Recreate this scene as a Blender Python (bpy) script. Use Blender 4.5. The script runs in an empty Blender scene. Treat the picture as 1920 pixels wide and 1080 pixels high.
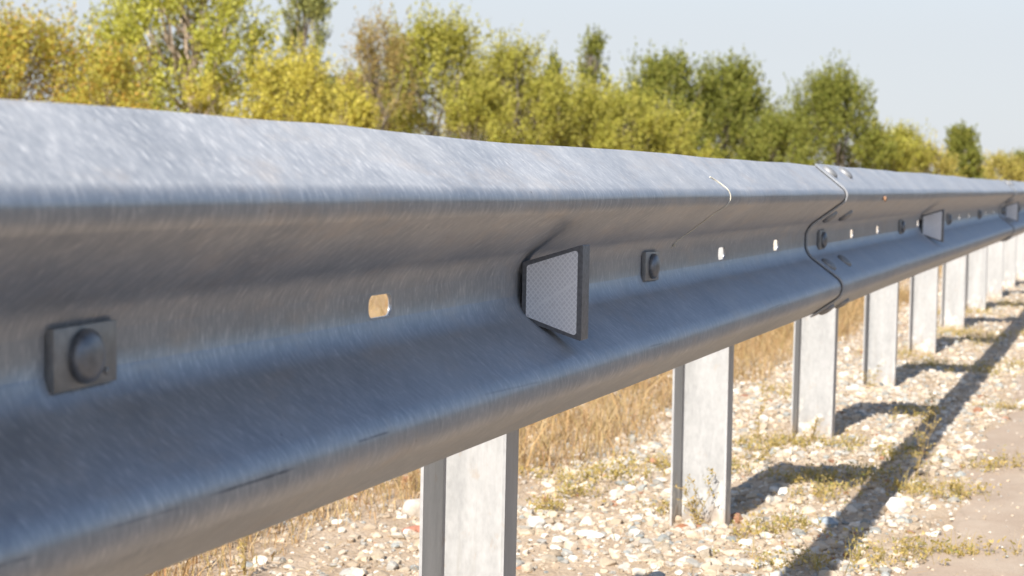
import bpy, bmesh, math, random
import numpy as np
from mathutils import Vector, Matrix

random.seed(7)
rng = np.random.default_rng(11)
scene = bpy.context.scene
COL = scene.collection
H = 0.627            # height of the middle of the rail above the gravel
PITCH = 1.5          # post and bolt spacing
YB0 = 1.047          # first bolt
R = math.radians

# ------------------------------------------------------------------ helpers
def link(o, parent=None):
    COL.objects.link(o)
    if parent is not None:
        o.parent = parent
    return o

def tag(o, label=None, cat=None, group=None, kind=None):
    if label: o['label'] = label
    if cat: o['category'] = cat
    if group: o['group'] = group
    if kind: o['kind'] = kind
    return o

def empty(name, loc=(0, 0, 0)):
    o = bpy.data.objects.new(name, None)
    o.empty_display_size = 0.1
    o.location = loc
    return link(o)

def mesh_np(name, verts, faces_flat, loop_counts, mat, smooth=True, uv=None):
    """verts Nx3, faces_flat indices, loop_counts per-face vertex count"""
    me = bpy.data.meshes.new(name)
    verts = np.asarray(verts, dtype=np.float32)
    ff = np.asarray(faces_flat, dtype=np.int32).ravel()
    lc = np.asarray(loop_counts, dtype=np.int32).ravel()
    me.vertices.add(len(verts)); me.vertices.foreach_set('co', verts.ravel())
    me.loops.add(len(ff)); me.loops.foreach_set('vertex_index', ff)
    me.polygons.add(len(lc))
    ls = np.zeros(len(lc), dtype=np.int32); ls[1:] = np.cumsum(lc)[:-1]
    me.polygons.foreach_set('loop_start', ls)
    me.polygons.foreach_set('loop_total', lc)
    me.polygons.foreach_set('use_smooth', np.full(len(lc), smooth))
    if uv is not None:
        l = me.uv_layers.new(name='UVMap')
        l.data.foreach_set('uv', np.asarray(uv, dtype=np.float32)[ff].ravel())
    me.update(calc_edges=True)
    me.validate()
    if mat: me.materials.append(mat)
    return me

def obj_np(name, *a, parent=None, **k):
    return link(bpy.data.objects.new(name, mesh_np(name, *a, **k)), parent)

def obj_bm(name, bm, mat, parent=None, smooth=True, angle=35):
    bmesh.ops.recalc_face_normals(bm, faces=bm.faces[:])
    me = bpy.data.meshes.new(name)
    bm.to_mesh(me); bm.free()
    if smooth:
        for p in me.polygons: p.use_smooth = True
        me.set_sharp_from_angle(angle=R(angle))
    me.materials.append(mat)
    return link(bpy.data.objects.new(name, me), parent)

def bm_box(bm, lo, hi, bevel=0.0, seg=2):
    c = [(a + b) / 2 for a, b in zip(lo, hi)]
    s = [b - a for a, b in zip(lo, hi)]
    r = bmesh.ops.create_cube(bm, size=1, matrix=Matrix.Translation(c) @ Matrix.Diagonal((*s, 1)))
    if bevel:
        es = list({e for v in r['verts'] for e in v.link_edges})
        bmesh.ops.bevel(bm, geom=es, offset=bevel, segments=seg, affect='EDGES', profile=0.5)

def bm_tube(bm, pts, radii, sides=6):
    rings = []
    pts = [Vector(p) for p in pts]
    for i, p in enumerate(pts):
        d = (pts[min(i + 1, len(pts) - 1)] - pts[max(i - 1, 0)]).normalized()
        a = d.orthogonal().normalized(); b = d.cross(a)
        rings.append([bm.verts.new(p + float(radii[i]) * (math.cos(t) * a + math.sin(t) * b))
                      for t in [2 * math.pi * k / sides for k in range(sides)]])
    for r0, r1 in zip(rings, rings[1:]):
        # match the closest starting vertex so the tube does not twist
        off = min(range(sides), key=lambda o: (r1[o].co - r0[0].co).length)
        for k in range(sides):
            bm.faces.new((r0[k], r0[(k + 1) % sides], r1[(k + 1 + off) % sides], r1[(k + off) % sides]))
    bm.faces.new(rings[0][::-1]); bm.faces.new(rings[-1])

def bm_dome(bm, radius, height, rim, seg=28, rings=6, matrix=None):
    """round bolt head: short cylinder rim then a flattened dome; base at z=0"""
    prof = [(radius, 0), (radius, rim)]
    for k in range(1, rings + 1):
        t = k / rings * math.pi / 2
        prof.append((radius * math.cos(t), rim + (height - rim) * math.sin(t)))
    prof[-1] = (0, height)
    M = matrix or Matrix()
    loops = []
    for r_, z in prof[:-1]:
        loops.append([bm.verts.new(M @ Vector((r_ * math.cos(2 * math.pi * k / seg), r_ * math.sin(2 * math.pi * k / seg), z))) for k in range(seg)])
    top = bm.verts.new(M @ Vector((0, 0, height)))
    for a, b in zip(loops, loops[1:]):
        for k in range(seg):
            bm.faces.new((a[k], a[(k + 1) % seg], b[(k + 1) % seg], b[k]))
    for k in range(seg):
        bm.faces.new((loops[-1][k], loops[-1][(k + 1) % seg], top))
    bm.faces.new(loops[0][::-1])

# ------------------------------------------------------------------ materials
class NT:
    def __init__(self, name):
        self.m = bpy.data.materials.new(name); self.m.use_nodes = True
        self.t = self.m.node_tree; self.t.nodes.clear()
        self.out = self.n('ShaderNodeOutputMaterial')
    def n(self, typ, **props):
        x = self.t.nodes.new(typ)
        ins = props.pop('ins', {})
        for k, v in props.items(): setattr(x, k, v)
        for k, v in ins.items():
            if hasattr(v, 'is_output'): self.t.links.new(v, x.inputs[k])
            else: x.inputs[k].default_value = v
        return x
    def l(self, a, b): self.t.links.new(a, b)
    def math(self, op, a, b=None, c=None, clamp=False):
        x = self.n('ShaderNodeMath', operation=op, use_clamp=clamp)
        for i, v in enumerate((a, b, c)):
            if v is None: continue
            if hasattr(v, 'is_output'): self.l(v, x.inputs[i])
            else: x.inputs[i].default_value = v
        return x.outputs[0]
    def ramp(self, fac, stops, interp='LINEAR'):
        x = self.n('ShaderNodeValToRGB'); cr = x.color_ramp; cr.interpolation = interp
        while len(cr.elements) < len(stops): cr.elements.new(0.5)
        for e, (p, c) in zip(cr.elements, stops):
            e.position = p; e.color = (*c, 1) if len(c) == 3 else c
        self.l(fac, x.inputs[0]); return x.outputs[0]
    def mix(self, fac, a, b, blend='MIX'):
        x = self.n('ShaderNodeMix', data_type='RGBA', blend_type=blend)
        for i, v in ((0, fac), (6, a), (7, b)):
            if hasattr(v, 'is_output'): self.l(v, x.inputs[i])
            else: x.inputs[i].default_value = (*v, 1) if isinstance(v, tuple) and len(v) == 3 else v
        return x.outputs[2]
    def noise(self, vec, scale=5, detail=4, rough=0.55, dist=0.0):
        x = self.n('ShaderNodeTexNoise', ins={'Scale': scale, 'Detail': detail, 'Roughness': rough, 'Distortion': dist})
        if vec is not None: self.l(vec, x.inputs['Vector'])
        return x.outputs['Fac']
    def mapping(self, vec, scale=(1, 1, 1), rot=(0, 0, 0), loc=(0, 0, 0)):
        x = self.n('ShaderNodeMapping', ins={'Scale': scale, 'Rotation': rot, 'Location': loc})
        self.l(vec, x.inputs['Vector']); return x.outputs[0]
    def rng(self, v, a, b, c=0.0, d=1.0):
        x = self.n('ShaderNodeMapRange', ins={'From Min': a, 'From Max': b, 'To Min': c, 'To Max': d}); x.clamp = True
        self.l(v, x.inputs['Value']); return x.outputs[0]
    def bump(self, h, strength=0.3, dist=0.01):
        x = self.n('ShaderNodeBump', ins={'Strength': strength, 'Distance': dist}); self.l(h, x.inputs['Height'])
        return x.outputs[0]
    def bsdf(self, **ins):
        x = self.n('ShaderNodeBsdfPrincipled', ins={k.replace('_', ' '): ((*v, 1) if isinstance(v, tuple) and len(v) == 3 else v) for k, v in ins.items()})
        self.l(x.outputs[0], self.out.inputs[0]); return x

def mat_rail(v_scratch):
    t = NT('galvanised_rail')
    uv = t.n('ShaderNodeUVMap').outputs[0]
    ob = t.n('ShaderNodeTexCoord').outputs['Object']
    # the streaks run across the rail and wander a little
    warp = t.noise(t.mapping(uv, (9, 6, 1)), 1.0, 3)
    wv = t.n('ShaderNodeCombineXYZ', ins={'X': t.math('MULTIPLY', t.math('SUBTRACT', warp, 0.5), 0.03)}).outputs[0]
    uvw = t.n('ShaderNodeVectorMath', operation='ADD'); t.l(uv, uvw.inputs[0]); t.l(wv, uvw.inputs[1])
    uvw = uvw.outputs[0]
    fine = t.noise(t.mapping(uvw, (560, 95, 1), (0, 0, 0.12)), 1.0, 4, 0.6)
    fine2 = t.noise(t.mapping(uvw, (700, 120, 1), (0, 0, -0.16)), 1.0, 3, 0.6)
    mid = t.noise(t.mapping(uvw, (150, 48, 1), (0, 0, 0.2)), 1.0, 4, 0.6)
    blot = t.noise(t.mapping(ob, (9, 9, 9)), 1.0, 5, 0.6)
    # brighter burnished flecks
    fleck = t.rng(t.math('ADD', t.math('MULTIPLY', fine, 0.75), t.math('MULTIPLY', mid, 0.25)), 0.52, 0.66)
    base = t.ramp(t.math('ADD', t.math('MULTIPLY', mid, 0.5), t.math('MULTIPLY', blot, 0.5)),
                  [(0.32, (0.285, 0.305, 0.335)), (0.54, (0.375, 0.39, 0.415)), (0.70, (0.48, 0.485, 0.495))])
    base = t.mix(t.math('MULTIPLY', fleck, 0.6), base, (0.72, 0.71, 0.70))
    warm = t.rng(t.noise(t.mapping(ob, (22, 9, 26), (0, 0, 0), (1, 8, 3)), 1.0, 5, 0.7), 0.52, 0.68)
    base = t.mix(t.math('MULTIPLY', warm, 0.3), base, (0.50, 0.43, 0.37))
    # dark scrape marks along the lower ridge
    sep = t.n('ShaderNodeSeparateXYZ'); t.l(uv, sep.inputs[0])
    brk = t.rng(t.noise(t.mapping(uv, (45, 300, 0)), 1.0, 3), 0.30, 0.5)
    wob = t.math('MULTIPLY', t.math('SUBTRACT', t.noise(t.mapping(uv, (22, 0, 0)), 1.0, 2), 0.5), 0.0016)
    line = None
    for (ya, yb, da, db, st) in ((0.78, 0.88, -0.001, 0.001, 0.7), (0.943, 1.046, -0.0006, 0.0012, 0.4), (1.078, 1.217, 0.0, 0.0006, 1.0),
                                 (1.325, 1.397, -0.0036, -0.003, 0.85), (1.609, 1.835, -0.009, -0.003, 0.28), (2.25, 2.33, -0.004, -0.003, 0.4),
                                 (3.05, 3.20, -0.002, -0.004, 0.4), (4.9, 5.1, -0.002, -0.001, 0.5)):
        f = t.rng(sep.outputs[0], ya, yb)
        ends = t.math('MULTIPLY', t.rng(f, 0.0, 0.25), t.rng(f, 0.85, 1.0, 1, 0))
        ctr = t.math('ADD', t.math('MULTIPLY', f, db - da), v_scratch + da)
        d = t.math('ABSOLUTE', t.math('ADD', t.math('SUBTRACT', sep.outputs[1], ctr), wob))
        k = t.math('MULTIPLY', t.math('MULTIPLY', t.rng(d, 0.0003, 0.0014, 1, 0), ends), st)
        line = k if line is None else t.math('MAXIMUM', line, k)
    line = t.math('MULTIPLY', line, brk)
    base = t.mix(t.math('MULTIPLY', line, 0.75), base, (0.10, 0.105, 0.12))
    # tiny dark specks and dull stains
    speck = t.rng(t.noise(t.mapping(ob, (150, 150, 150)), 1.0, 1), 0.78, 0.82)
    base = t.mix(t.math('MULTIPLY', speck, 0.6), base, (0.12, 0.11, 0.10))
    rough = t.math('ADD', t.rng(t.math('ADD', t.math('MULTIPLY', blot, 0.3), t.math('MULTIPLY', fine, 0.7)), 0.36, 0.64, 0.405, 0.515),
                   t.math('MULTIPLY', line, 0.2))
    hgt = t.math('ADD', t.math('MULTIPLY', fine, 0.5), t.math('ADD', t.math('MULTIPLY', fine2, 0.35), t.math('MULTIPLY', mid, 0.5)))
    # dull patches of grime and white oxide
    gr = t.rng(t.noise(t.mapping(ob, (5, 2.2, 7), (0, 0, 0), (2, 5, 1)), 1.0, 6, 0.65), 0.52, 0.70)
    base = t.mix(t.math('MULTIPLY', gr, 0.35), base, (0.50, 0.49, 0.475))
    tg = t.n('ShaderNodeTangent', direction_type='UV_MAP'); tg.uv_map = 'UVMap'
    b = t.bsdf(Base_Color=base, Metallic=t.rng(gr, 0, 1, 0.60, 0.52), Roughness=rough, Anisotropic=0.80, Normal=t.bump(hgt, 0.42, 0.0011))
    t.l(tg.outputs[0], b.inputs['Tangent'])
    return t.m

def mat_zinc(name, lo, hi, metallic, rough, scale=(30, 30, 6), splash=False):
    t = NT(name)
    ob = t.n('ShaderNodeTexCoord').outputs['Object']
    rnd = t.n('ShaderNodeObjectInfo').outputs['Random']
    off = t.n('ShaderNodeCombineXYZ', ins={'X': t.math('MULTIPLY', rnd, 37.0), 'Z': t.math('MULTIPLY', rnd, 11.0)}).outputs[0]
    p = t.n('ShaderNodeVectorMath', operation='ADD'); t.l(ob, p.inputs[0]); t.l(off, p.inputs[1]); p = p.outputs[0]
    a = t.noise(t.mapping(p, scale), 1.0, 5, 0.6)
    b = t.noise(t.mapping(p, (140, 140, 70)), 1.0, 3, 0.6)
    c = t.ramp(t.math('ADD', t.math('MULTIPLY', a, 0.65), t.math('MULTIPLY', b, 0.35)), [(0.33, lo), (0.66, hi)])
    if splash:   # dust and lime splashed up from the gravel
        z = t.n('ShaderNodeSeparateXYZ'); t.l(ob, z.inputs[0])
        low = t.rng(z.outputs[2], 0.0, 0.16, 1, 0)
        s = t.rng(t.math('ADD', t.noise(t.mapping(p, (26, 26, 18)), 1.0, 3, 0.6), t.math('MULTIPLY', low, 0.16)), 0.60, 0.70)
        c = t.mix(t.math('MULTIPLY', s, low), c, (0.72, 0.69, 0.63))
        run = t.rng(t.noise(t.mapping(p, (60, 60, 3.5)), 1.0, 5, 0.65), 0.55, 0.72)
        c = t.mix(t.math('MULTIPLY', run, 0.35), c, (0.30, 0.28, 0.25))
        mud = t.rng(t.math('ADD', t.noise(t.mapping(p, (45, 45, 30)), 1.0, 4, 0.65), t.rng(z.outputs[2], 0.0, 0.09, 0.30, 0)), 0.62, 0.80)
        c = t.mix(t.math('MULTIPLY', mud, 0.6), c, (0.36, 0.27, 0.19))
    t.bsdf(Base_Color=c, Metallic=metallic, Roughness=t.rng(b, 0.3, 0.7, rough - 0.07, rough + 0.07), Normal=t.bump(b, 0.2, 0.001))
    return t.m

def mat_plain(name, col, rough=0.6, metallic=0.0, vary=0.25, scale=60, bump=0.2, dist=0.001):
    t = NT(name)
    ob = t.n('ShaderNodeTexCoord').outputs['Object']
    a = t.noise(t.mapping(ob, (scale, scale, scale)), 1.0, 4, 0.6)
    c = t.ramp(a, [(0.3, tuple(x * (1 - vary) for x in col)), (0.7, tuple(min(1, x * (1 + vary)) for x in col))])
    t.bsdf(Base_Color=c, Roughness=rough, Metallic=metallic, Normal=t.bump(a, bump, dist))
    return t.m

def mat_islands(name, stops, rough=0.75, vary=0.25, scale=120, translucent=0.0, bump=0.0, interp='LINEAR'):
    """one colour per loose piece (stone, leaf, blade)"""
    t = NT(name)
    rnd = t.n('ShaderNodeNewGeometry').outputs['Random Per Island']
    c = t.ramp(rnd, stops, interp)
    ob = t.n('ShaderNodeTexCoord').outputs['Object']
    a = t.noise(t.mapping(ob, (scale, scale, scale)), 1.0, 3, 0.6)
    r2 = t.math('FRACT', t.math('MULTIPLY', rnd, 57.31))
    c = t.mix(1.0, c, t.ramp(t.math('ADD', t.math('MULTIPLY', a, 0.5), t.math('MULTIPLY', r2, 0.5)), [(0.2, (1 - vary,) * 3), (0.8, (1 + vary,) * 3)]), 'MULTIPLY')
    nrm = t.bump(a, bump, 0.003) if bump else None
    b = t.bsdf(Base_Color=c, Roughness=rough, **({'Normal': nrm} if nrm else {}))
    b.inputs['Specular IOR Level'].default_value = 0.25
    if translucent:
        tr = t.n('ShaderNodeBsdfTranslucent'); t.l(c, tr.inputs[0])
        mx = t.n('ShaderNodeMixShader', ins={0: translucent}); t.l(b.outputs[0], mx.inputs[1]); t.l(tr.outputs[0], mx.inputs[2])
        t.l(mx.outputs[0], t.out.inputs[0])
    return t.m

def mat_sheet():
    """white reflective sheeting: paler diamond lattice over grey cells"""
    t = NT('reflective_sheeting')
    ob = t.n('ShaderNodeTexCoord').outputs['Object']
    s = t.n('ShaderNodeSeparateXYZ'); t.l(ob, s.inputs[0])
    cell = 0.0056
    def lines(sign):
        q = t.math('ADD', t.math('MULTIPLY', s.outputs[0], 1.0), t.math('MULTIPLY', s.outputs[2], sign * 0.86))
        fr = t.math('FRACT', t.math('ADD', t.math('DIVIDE', q, cell), 200.0))
        d = t.math('ABSOLUTE', t.math('SUBTRACT', fr, 0.5))
        return t.rng(d, 0.335, 0.395)
    g = t.math('MAXIMUM', lines(1), lines(-1))
    # a rubbed diagonal band where the cells have worn off
    band = t.math('ABSOLUTE', t.math('SUBTRACT', t.math('SUBTRACT', s.outputs[2], t.math('MULTIPLY', s.outputs[0], 0.62)), -0.036))
    worn = t.math('MULTIPLY', t.rng(band, 0.0009, 0.0024, 1, 0), t.rng(t.noise(t.mapping(ob, (60, 60, 60)), 1, 3), 0.3, 0.5))
    # cells fade out towards the sealed border
    g = t.math('MAXIMUM', g, t.math('MULTIPLY', worn, 0.85))
    mott = t.noise(t.mapping(ob, (190, 190, 190)), 1, 3)
    cell_c = t.ramp(mott, [(0.3, (0.66, 0.66, 0.68)), (0.7, (0.73, 0.73, 0.75))])
    c = t.mix(g, cell_c, (0.86, 0.86, 0.87))
    dirt = t.rng(t.noise(t.mapping(ob, (70, 70, 70), (0, 0, 0), (3, 1, 9)), 1, 4), 0.62, 0.72)
    c = t.mix(t.math('MULTIPLY', dirt, 0.35), c, (0.30, 0.29, 0.28))
    t.bsdf(Base_Color=c, Roughness=0.32, Metallic=0.0)
    return t.m

def mat_ground(name, c0, c1, c2, s1=3.0, s2=90.0, bump=0.5):
    t = NT(name)
    ob = t.n('ShaderNodeTexCoord').outputs['Object']
    a = t.noise(t.mapping(ob, (s1, s1, s1)), 1, 6, 0.65)
    b = t.noise(t.mapping(ob, (s2, s2, s2)), 1, 4, 0.65)
    v = t.n('ShaderNodeTexVoronoi', ins={'Scale': s2 * 0.9}); t.l(ob, v.inputs['Vector'])
    c = t.ramp(t.math('ADD', t.math('MULTIPLY', a, 0.5), t.math('MULTIPLY', b, 0.5)), [(0.32, c0), (0.5, c1), (0.68, c2)])
    t.bsdf(Base_Color=c, Roughness=0.9, Normal=t.bump(t.math('ADD', b, t.math('MULTIPLY', v.outputs['Distance'], 0.6)), bump, 0.006))
    return t.m

def mat_road():
    t = NT('old_asphalt')
    ob = t.n('ShaderNodeTexCoord').outputs['Object']
    a = t.noise(t.mapping(ob, (1.6, 0.7, 1)), 1, 5, 0.6)
    b = t.noise(t.mapping(ob, (170, 170, 170)), 1, 3, 0.7)
    v = t.n('ShaderNodeTexVoronoi', ins={'Scale': 130.0}); t.l(ob, v.inputs['Vector'])
    # dust lies thick by the verge and thins towards the carriageway
    s = t.n('ShaderNodeSeparateXYZ'); t.l(ob, s.inputs[0])
    dust = t.math('MULTIPLY', t.rng(s.outputs[0], 0.45, 1.0, 1.0, 0.06), t.rng(a, 0.25, 0.6, 0.85, 1.0))
    tar = t.ramp(b, [(0.3, (0.07, 0.068, 0.066)), (0.7, (0.16, 0.15, 0.145))])
    dst = t.ramp(t.math('ADD', t.math('MULTIPLY', b, 0.5), t.math('MULTIPLY', a, 0.5)), [(0.3, (0.36, 0.265, 0.19)), (0.7, (0.50, 0.385, 0.285))])
    c = t.mix(dust, tar, dst)
    vc = t.n('ShaderNodeTexVoronoi', feature='DISTANCE_TO_EDGE', ins={'Scale': 2.3})
    wp = t.n('ShaderNodeTexNoise', ins={'Scale': 7.0, 'Detail': 5.0}); t.l(ob, wp.inputs['Vector'])
    wm = t.n('ShaderNodeMix', data_type='RGBA'); wm.inputs[0].default_value = 0.12; t.l(ob, wm.inputs[6]); t.l(wp.outputs['Color'], wm.inputs[7]); t.l(wm.outputs[2], vc.inputs['Vector'])
    crack = t.rng(vc.outputs['Distance'], 0.004, 0.016, 1, 0)
    c = t.mix(t.math('MULTIPLY', crack, 0.16), c, (0.14, 0.105, 0.075))
    bl = t.rng(t.noise(t.mapping(ob, (5, 3, 5)), 1, 6, 0.7), 0.45, 0.62)
    c = t.mix(t.math('MULTIPLY', bl, 0.4), c, (0.52, 0.43, 0.33))
    chip = t.math('MULTIPLY', t.rng(v.outputs['Distance'], 0.10, 0.2, 1, 0), t.rng(t.noise(t.mapping(ob, (60, 60, 60)), 1, 2), 0.52, 0.6))
    c = t.mix(t.math('MULTIPLY', chip, 0.7), c, (0.55, 0.50, 0.44))
    t.bsdf(Base_Color=c, Roughness=0.9, Normal=t.bump(t.math('ADD', b, t.math('MULTIPLY', v.outputs['Distance'], 0.4)), 0.6, 0.004))
    return t.m

# ------------------------------------------------------------------ rail profile
def fillet(pts, rad, n):
    out = [np.array(pts[0])]
    for i in range(1, len(pts) - 1):
        p0, p, p1 = (np.array(q) for q in (pts[i - 1], pts[i], pts[i + 1]))
        a = (p0 - p) / np.linalg.norm(p0 - p); b = (p1 - p) / np.linalg.norm(p1 - p)
        half = math.acos(np.clip(a @ b, -1, 1)) / 2
        r = rad[i]; t = r / math.tan(half)
        c = p + (a + b) / np.linalg.norm(a + b) * r / math.sin(half)
        s, e = p + a * t, p + b * t
        v0, v1 = s - c, e - c
        ang = math.acos(np.clip(v0 @ v1 / r / r, -1, 1))
        for k in range(n + 1):
            f = k / n
            out.append(c + (math.sin((1 - f) * ang) * v0 + math.sin(f * ang) * v1) / math.sin(ang))
    out.append(np.array(pts[-1]))
    return out

def densify(pts, step):
    out = [pts[0]]
    for a, b in zip(pts, pts[1:]):
        n = max(1, int(np.linalg.norm(b - a) / step))
        for k in range(1, n + 1): out.append(a + (b - a) * k / n)
    return out

HOLE_HZ = 0.0125
ctrl = [(0.0138, 0.156), (0.0915, 0.0955), (-0.0012, 0.0262), (-0.0012, -0.0262), (0.0965, -0.0972), (0.0138, -0.156)]
prof = fillet(ctrl, [0, 0.0165, 0.046, 0.046, 0.025, 0], 12)
# make the flat of the valley carry one cell as high as the slot
up_ = [q for q in prof if q[1] > HOLE_HZ + 0.001]; dn_ = [q for q in prof if q[1] < -HOLE_HZ - 0.001]
xh = float(np.interp(HOLE_HZ, [q[1] for q in prof[::-1]], [q[0] for q in prof[::-1]]))
prof = densify(up_, 0.02) + [np.array((xh, HOLE_HZ)), np.array((xh, -HOLE_HZ))] + densify(dn_, 0.02)
prof = np.array([q for i, q in enumerate(prof) if i == 0 or np.linalg.norm(q - prof[i - 1]) > 1e-6])
tang = np.gradient(prof, axis=0); tang /= np.linalg.norm(tang, axis=1)[:, None]
pnorm = np.stack([-tang[:, 1], tang[:, 0]], axis=1)
pnorm *= np.where(pnorm[:, 0] < 0, -1, 1)[:, None]            # outwards, towards the road
arc = np.concatenate([[0], np.cumsum(np.linalg.norm(np.diff(prof, axis=0), axis=1))])
NP_ = len(prof)
JH = int(np.argmin(np.abs(prof[:, 1] - HOLE_HZ)))   # slot cell is JH -> JH+1
T = 0.0035
LAP = 0.0056

def on_profile(z):
    """front surface x, outward normal at height z (relative to rail middle)"""
    zs = prof[::-1, 1]
    it = lambda c: float(np.interp(z, zs, c[::-1]))
    n = np.array((it(pnorm[:, 0]), it(pnorm[:, 1])))
    return np.array((it(prof[:, 0]), z)), n / np.linalg.norm(n)

v_scr = arc[int(np.argmin(np.abs(prof[:, 1] + 0.0935) + (prof[:, 0] < 0.05) * 9))]
M_rail = mat_rail(float(v_scr))

def wave(y, z):
    """small dents and bows along the rail, metres (dx, dz)"""
    dz = 0.0011 * np.sin(2.1 * y + 0.6) + 0.0008 * np.sin(5.3 * y + 1.1) + 0.0005 * np.sin(12.7 * y)
    dx = 0.0012 * np.sin(1.7 * y + 2.0) + 0.0006 * np.sin(6.1 * y + z * 9)
    bump_ = 0.0022 * np.exp(-((y - 1.42) / 0.10) ** 2) + 0.0012 * np.exp(-((y - 2.35) / 0.13) ** 2)
    return dx, (dz + bump_) * np.clip((z - 0.05) / 0.1, 0, 1)

def make_beam(y0, y1, holes, parent):
    HY = 0.031
    hs = [h for h in holes if y0 + 0.05 < h < y1 - 0.05]
    ys = set(np.round(np.linspace(y0, y1, int((y1 - y0) / 0.06) + 1), 5))
    for h in hs:
        ys = {y for y in ys if not (h - HY - 0.012 < y < h + HY + 0.012)} | {round(h - HY, 5), round(h + HY, 5)}
    ys = np.array(sorted(ys)); NY = len(ys)
    # lap: the start of each section lies in front of the end of the one before it
    lap = LAP * np.clip(1 - (ys - y0) / (y1 - y0 - 0.5), 0, 1)
    V, UV = [], []
    for side in (0.0, -T):
        for i, y in enumerate(ys):
            q = prof + pnorm * (lap[i] + side)
            dx, dz = wave(y, prof[:, 1])
            V.append(np.stack([q[:, 0] + dx, np.full(NP_, y), q[:, 1] + dz + H], axis=1))
            UV.append(np.stack([np.full(NP_, y), arc], axis=1))
    V = list(np.concatenate(V)); UV = list(np.concatenate(UV))
    idx = lambda s, i, j: s * NY * NP_ + i * NP_ + j
    F = []
    cells = {int(np.argmin(np.abs(ys - (h - HY)))): h for h in hs}
    for i in range(NY - 1):
        for j in range(NP_ - 1):
            if j == JH and i in cells: continue
            F.append((idx(0, i, j), idx(0, i, j + 1), idx(0, i + 1, j + 1), idx(0, i + 1, j)))
            F.append((idx(1, i, j), idx(1, i + 1, j), idx(1, i + 1, j + 1), idx(1, i, j + 1)))
    for i in range(NY - 1):
        for j in (0, NP_ - 1):
            q = (idx(0, i, j), idx(0, i + 1, j), idx(1, i + 1, j), idx(1, i, j))
            F.append(q if j == 0 else q[::-1])
    for j in range(NP_ - 1):
        F.append((idx(0, 0, j), idx(1, 0, j), idx(1, 0, j + 1), idx(0, 0, j + 1)))
        F.append((idx(0, NY - 1, j), idx(0, NY - 1, j + 1), idx(1, NY - 1, j + 1), idx(1, NY - 1, j)))
    for i, h in cells.items():
        hw, hh, r, n = 0.0275, 0.0103, 0.0085, 5
        loops = []
        for s in (0, 1):
            base = [V[idx(s, i, JH)], V[idx(s, i, JH + 1)], V[idx(s, i + 1, JH + 1)], V[idx(s, i + 1, JH)]]
            x = np.mean([b[0] for b in base]); zc = np.mean([b[2] for b in base])
            arcs = []
            for (sy, sz, a0) in ((-1, 1, 180), (-1, -1, 270), (1, -1, 0), (1, 1, 90)):
                a = []
                for k in range(n + 1):
                    # counter-clockwise seen in (y,z) going -y+z -> -y-z -> +y-z -> +y+z
                    th = R(a0 - 90 * (1 if False else 0)) if False else None
                    ang = {(-1, 1): (90, 180), (-1, -1): (180, 270), (1, -1): (270, 360), (1, 1): (0, 90)}[(sy, sz)]
                    t_ = R(ang[0] + (ang[1] - ang[0]) * k / n)
                    V.append(np.array([x, h + sy * (hw - r) + r * math.cos(t_), zc + sz * (hh - r) + r * math.sin(t_)]))
                    UV.append(np.array([h, arc[JH] + 0.01])); a.append(len(V) - 1)
                arcs.append(a)
            corners = [idx(s, i, JH), idx(s, i, JH + 1), idx(s, i + 1, JH + 1), idx(s, i + 1, JH)]
            for k in range(4):
                a = arcs[k]
                for m in range(n): F.append((corners[k], a[m], a[m + 1]) if s else (corners[k], a[m + 1], a[m]))
                b = arcs[(k + 1) % 4]
                q = (corners[k], a[-1], b[0], corners[(k + 1) % 4])
                F.append(q if s else q[::-1])
            loops.append(sum(arcs, []))
        L = len(loops[0])
        for k in range(L):
            F.append((loops[0][k], loops[0][(k + 1) % L], loops[1][(k + 1) % L], loops[1][k]))
    me = mesh_np('rail_beam', np.array(V), np.concatenate([np.array(f) for f in F]), [len(f) for f in F], M_rail, True, np.array(UV))
    bm = bmesh.new(); bm.from_mesh(me)
    bmesh.ops.recalc_face_normals(bm, faces=bm.faces[:])
    bm.to_mesh(me); bm.free()
    me.set_sharp_from_angle(angle=R(40))
    return link(bpy.data.objects.new('rail_beam', me), parent)

# ------------------------------------------------------------------ guardrail
M_post = mat_zinc('post_zinc', (0.31, 0.31, 0.31), (0.455, 0.45, 0.445), 0.2, 0.52, (22, 22, 4), splash=True)
M_bolt = mat_zinc('bolt_zinc', (0.15, 0.155, 0.17), (0.28, 0.285, 0.30), 0.8, 0.42, (90, 90, 90))
M_washer = mat_zinc('washer_zinc', (0.22, 0.22, 0.22), (0.38, 0.37, 0.36), 0.75, 0.5, (70, 70, 70))

rail = empty('guardrail', (0, 0, 0))
tag(rail, 'long galvanised steel crash barrier with two-wave beam on pale metal posts in gravel', 'guardrail')

SEAM0 = 3.884
ALL_H = [YB0 + 0.5 * k for k in range(-6, 70)]
N_BOLT = 18
bolt_y = [YB0 + PITCH * k for k in range(-1, N_BOLT)]; bolt_y[1] += 0.001
slots = [h for h in ALL_H if min(abs(h - b) for b in bolt_y) > 0.1 and abs((h - 2.547) % 1.5) > 0.05]
slots = [h + (0.016 if abs(h - 1.547) < 0.01 else 0) for h in slots]
for s in range(5):
    make_beam(SEAM0 + 6 * (s - 1) if s else -2.116, SEAM0 + 6 * s + 0.34, slots, rail)

def lap_at(y):
    s = (y - SEAM0) % 6.0
    return LAP * max(0.0, 1 - s / 5.84)

def surf(y, z):
    q, n = on_profile(z)
    dx, dz = wave(np.array(y), np.array(q[1]))
    p = q + n * lap_at(y)
    return Vector((p[0] + float(dx), y, p[1] + float(dz) + H)), Vector((n[0], 0, n[1]))

def dup(o, loc, parent):
    c = o.copy(); COL.objects.link(c); c.parent = parent; c.location = loc
    return c

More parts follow.
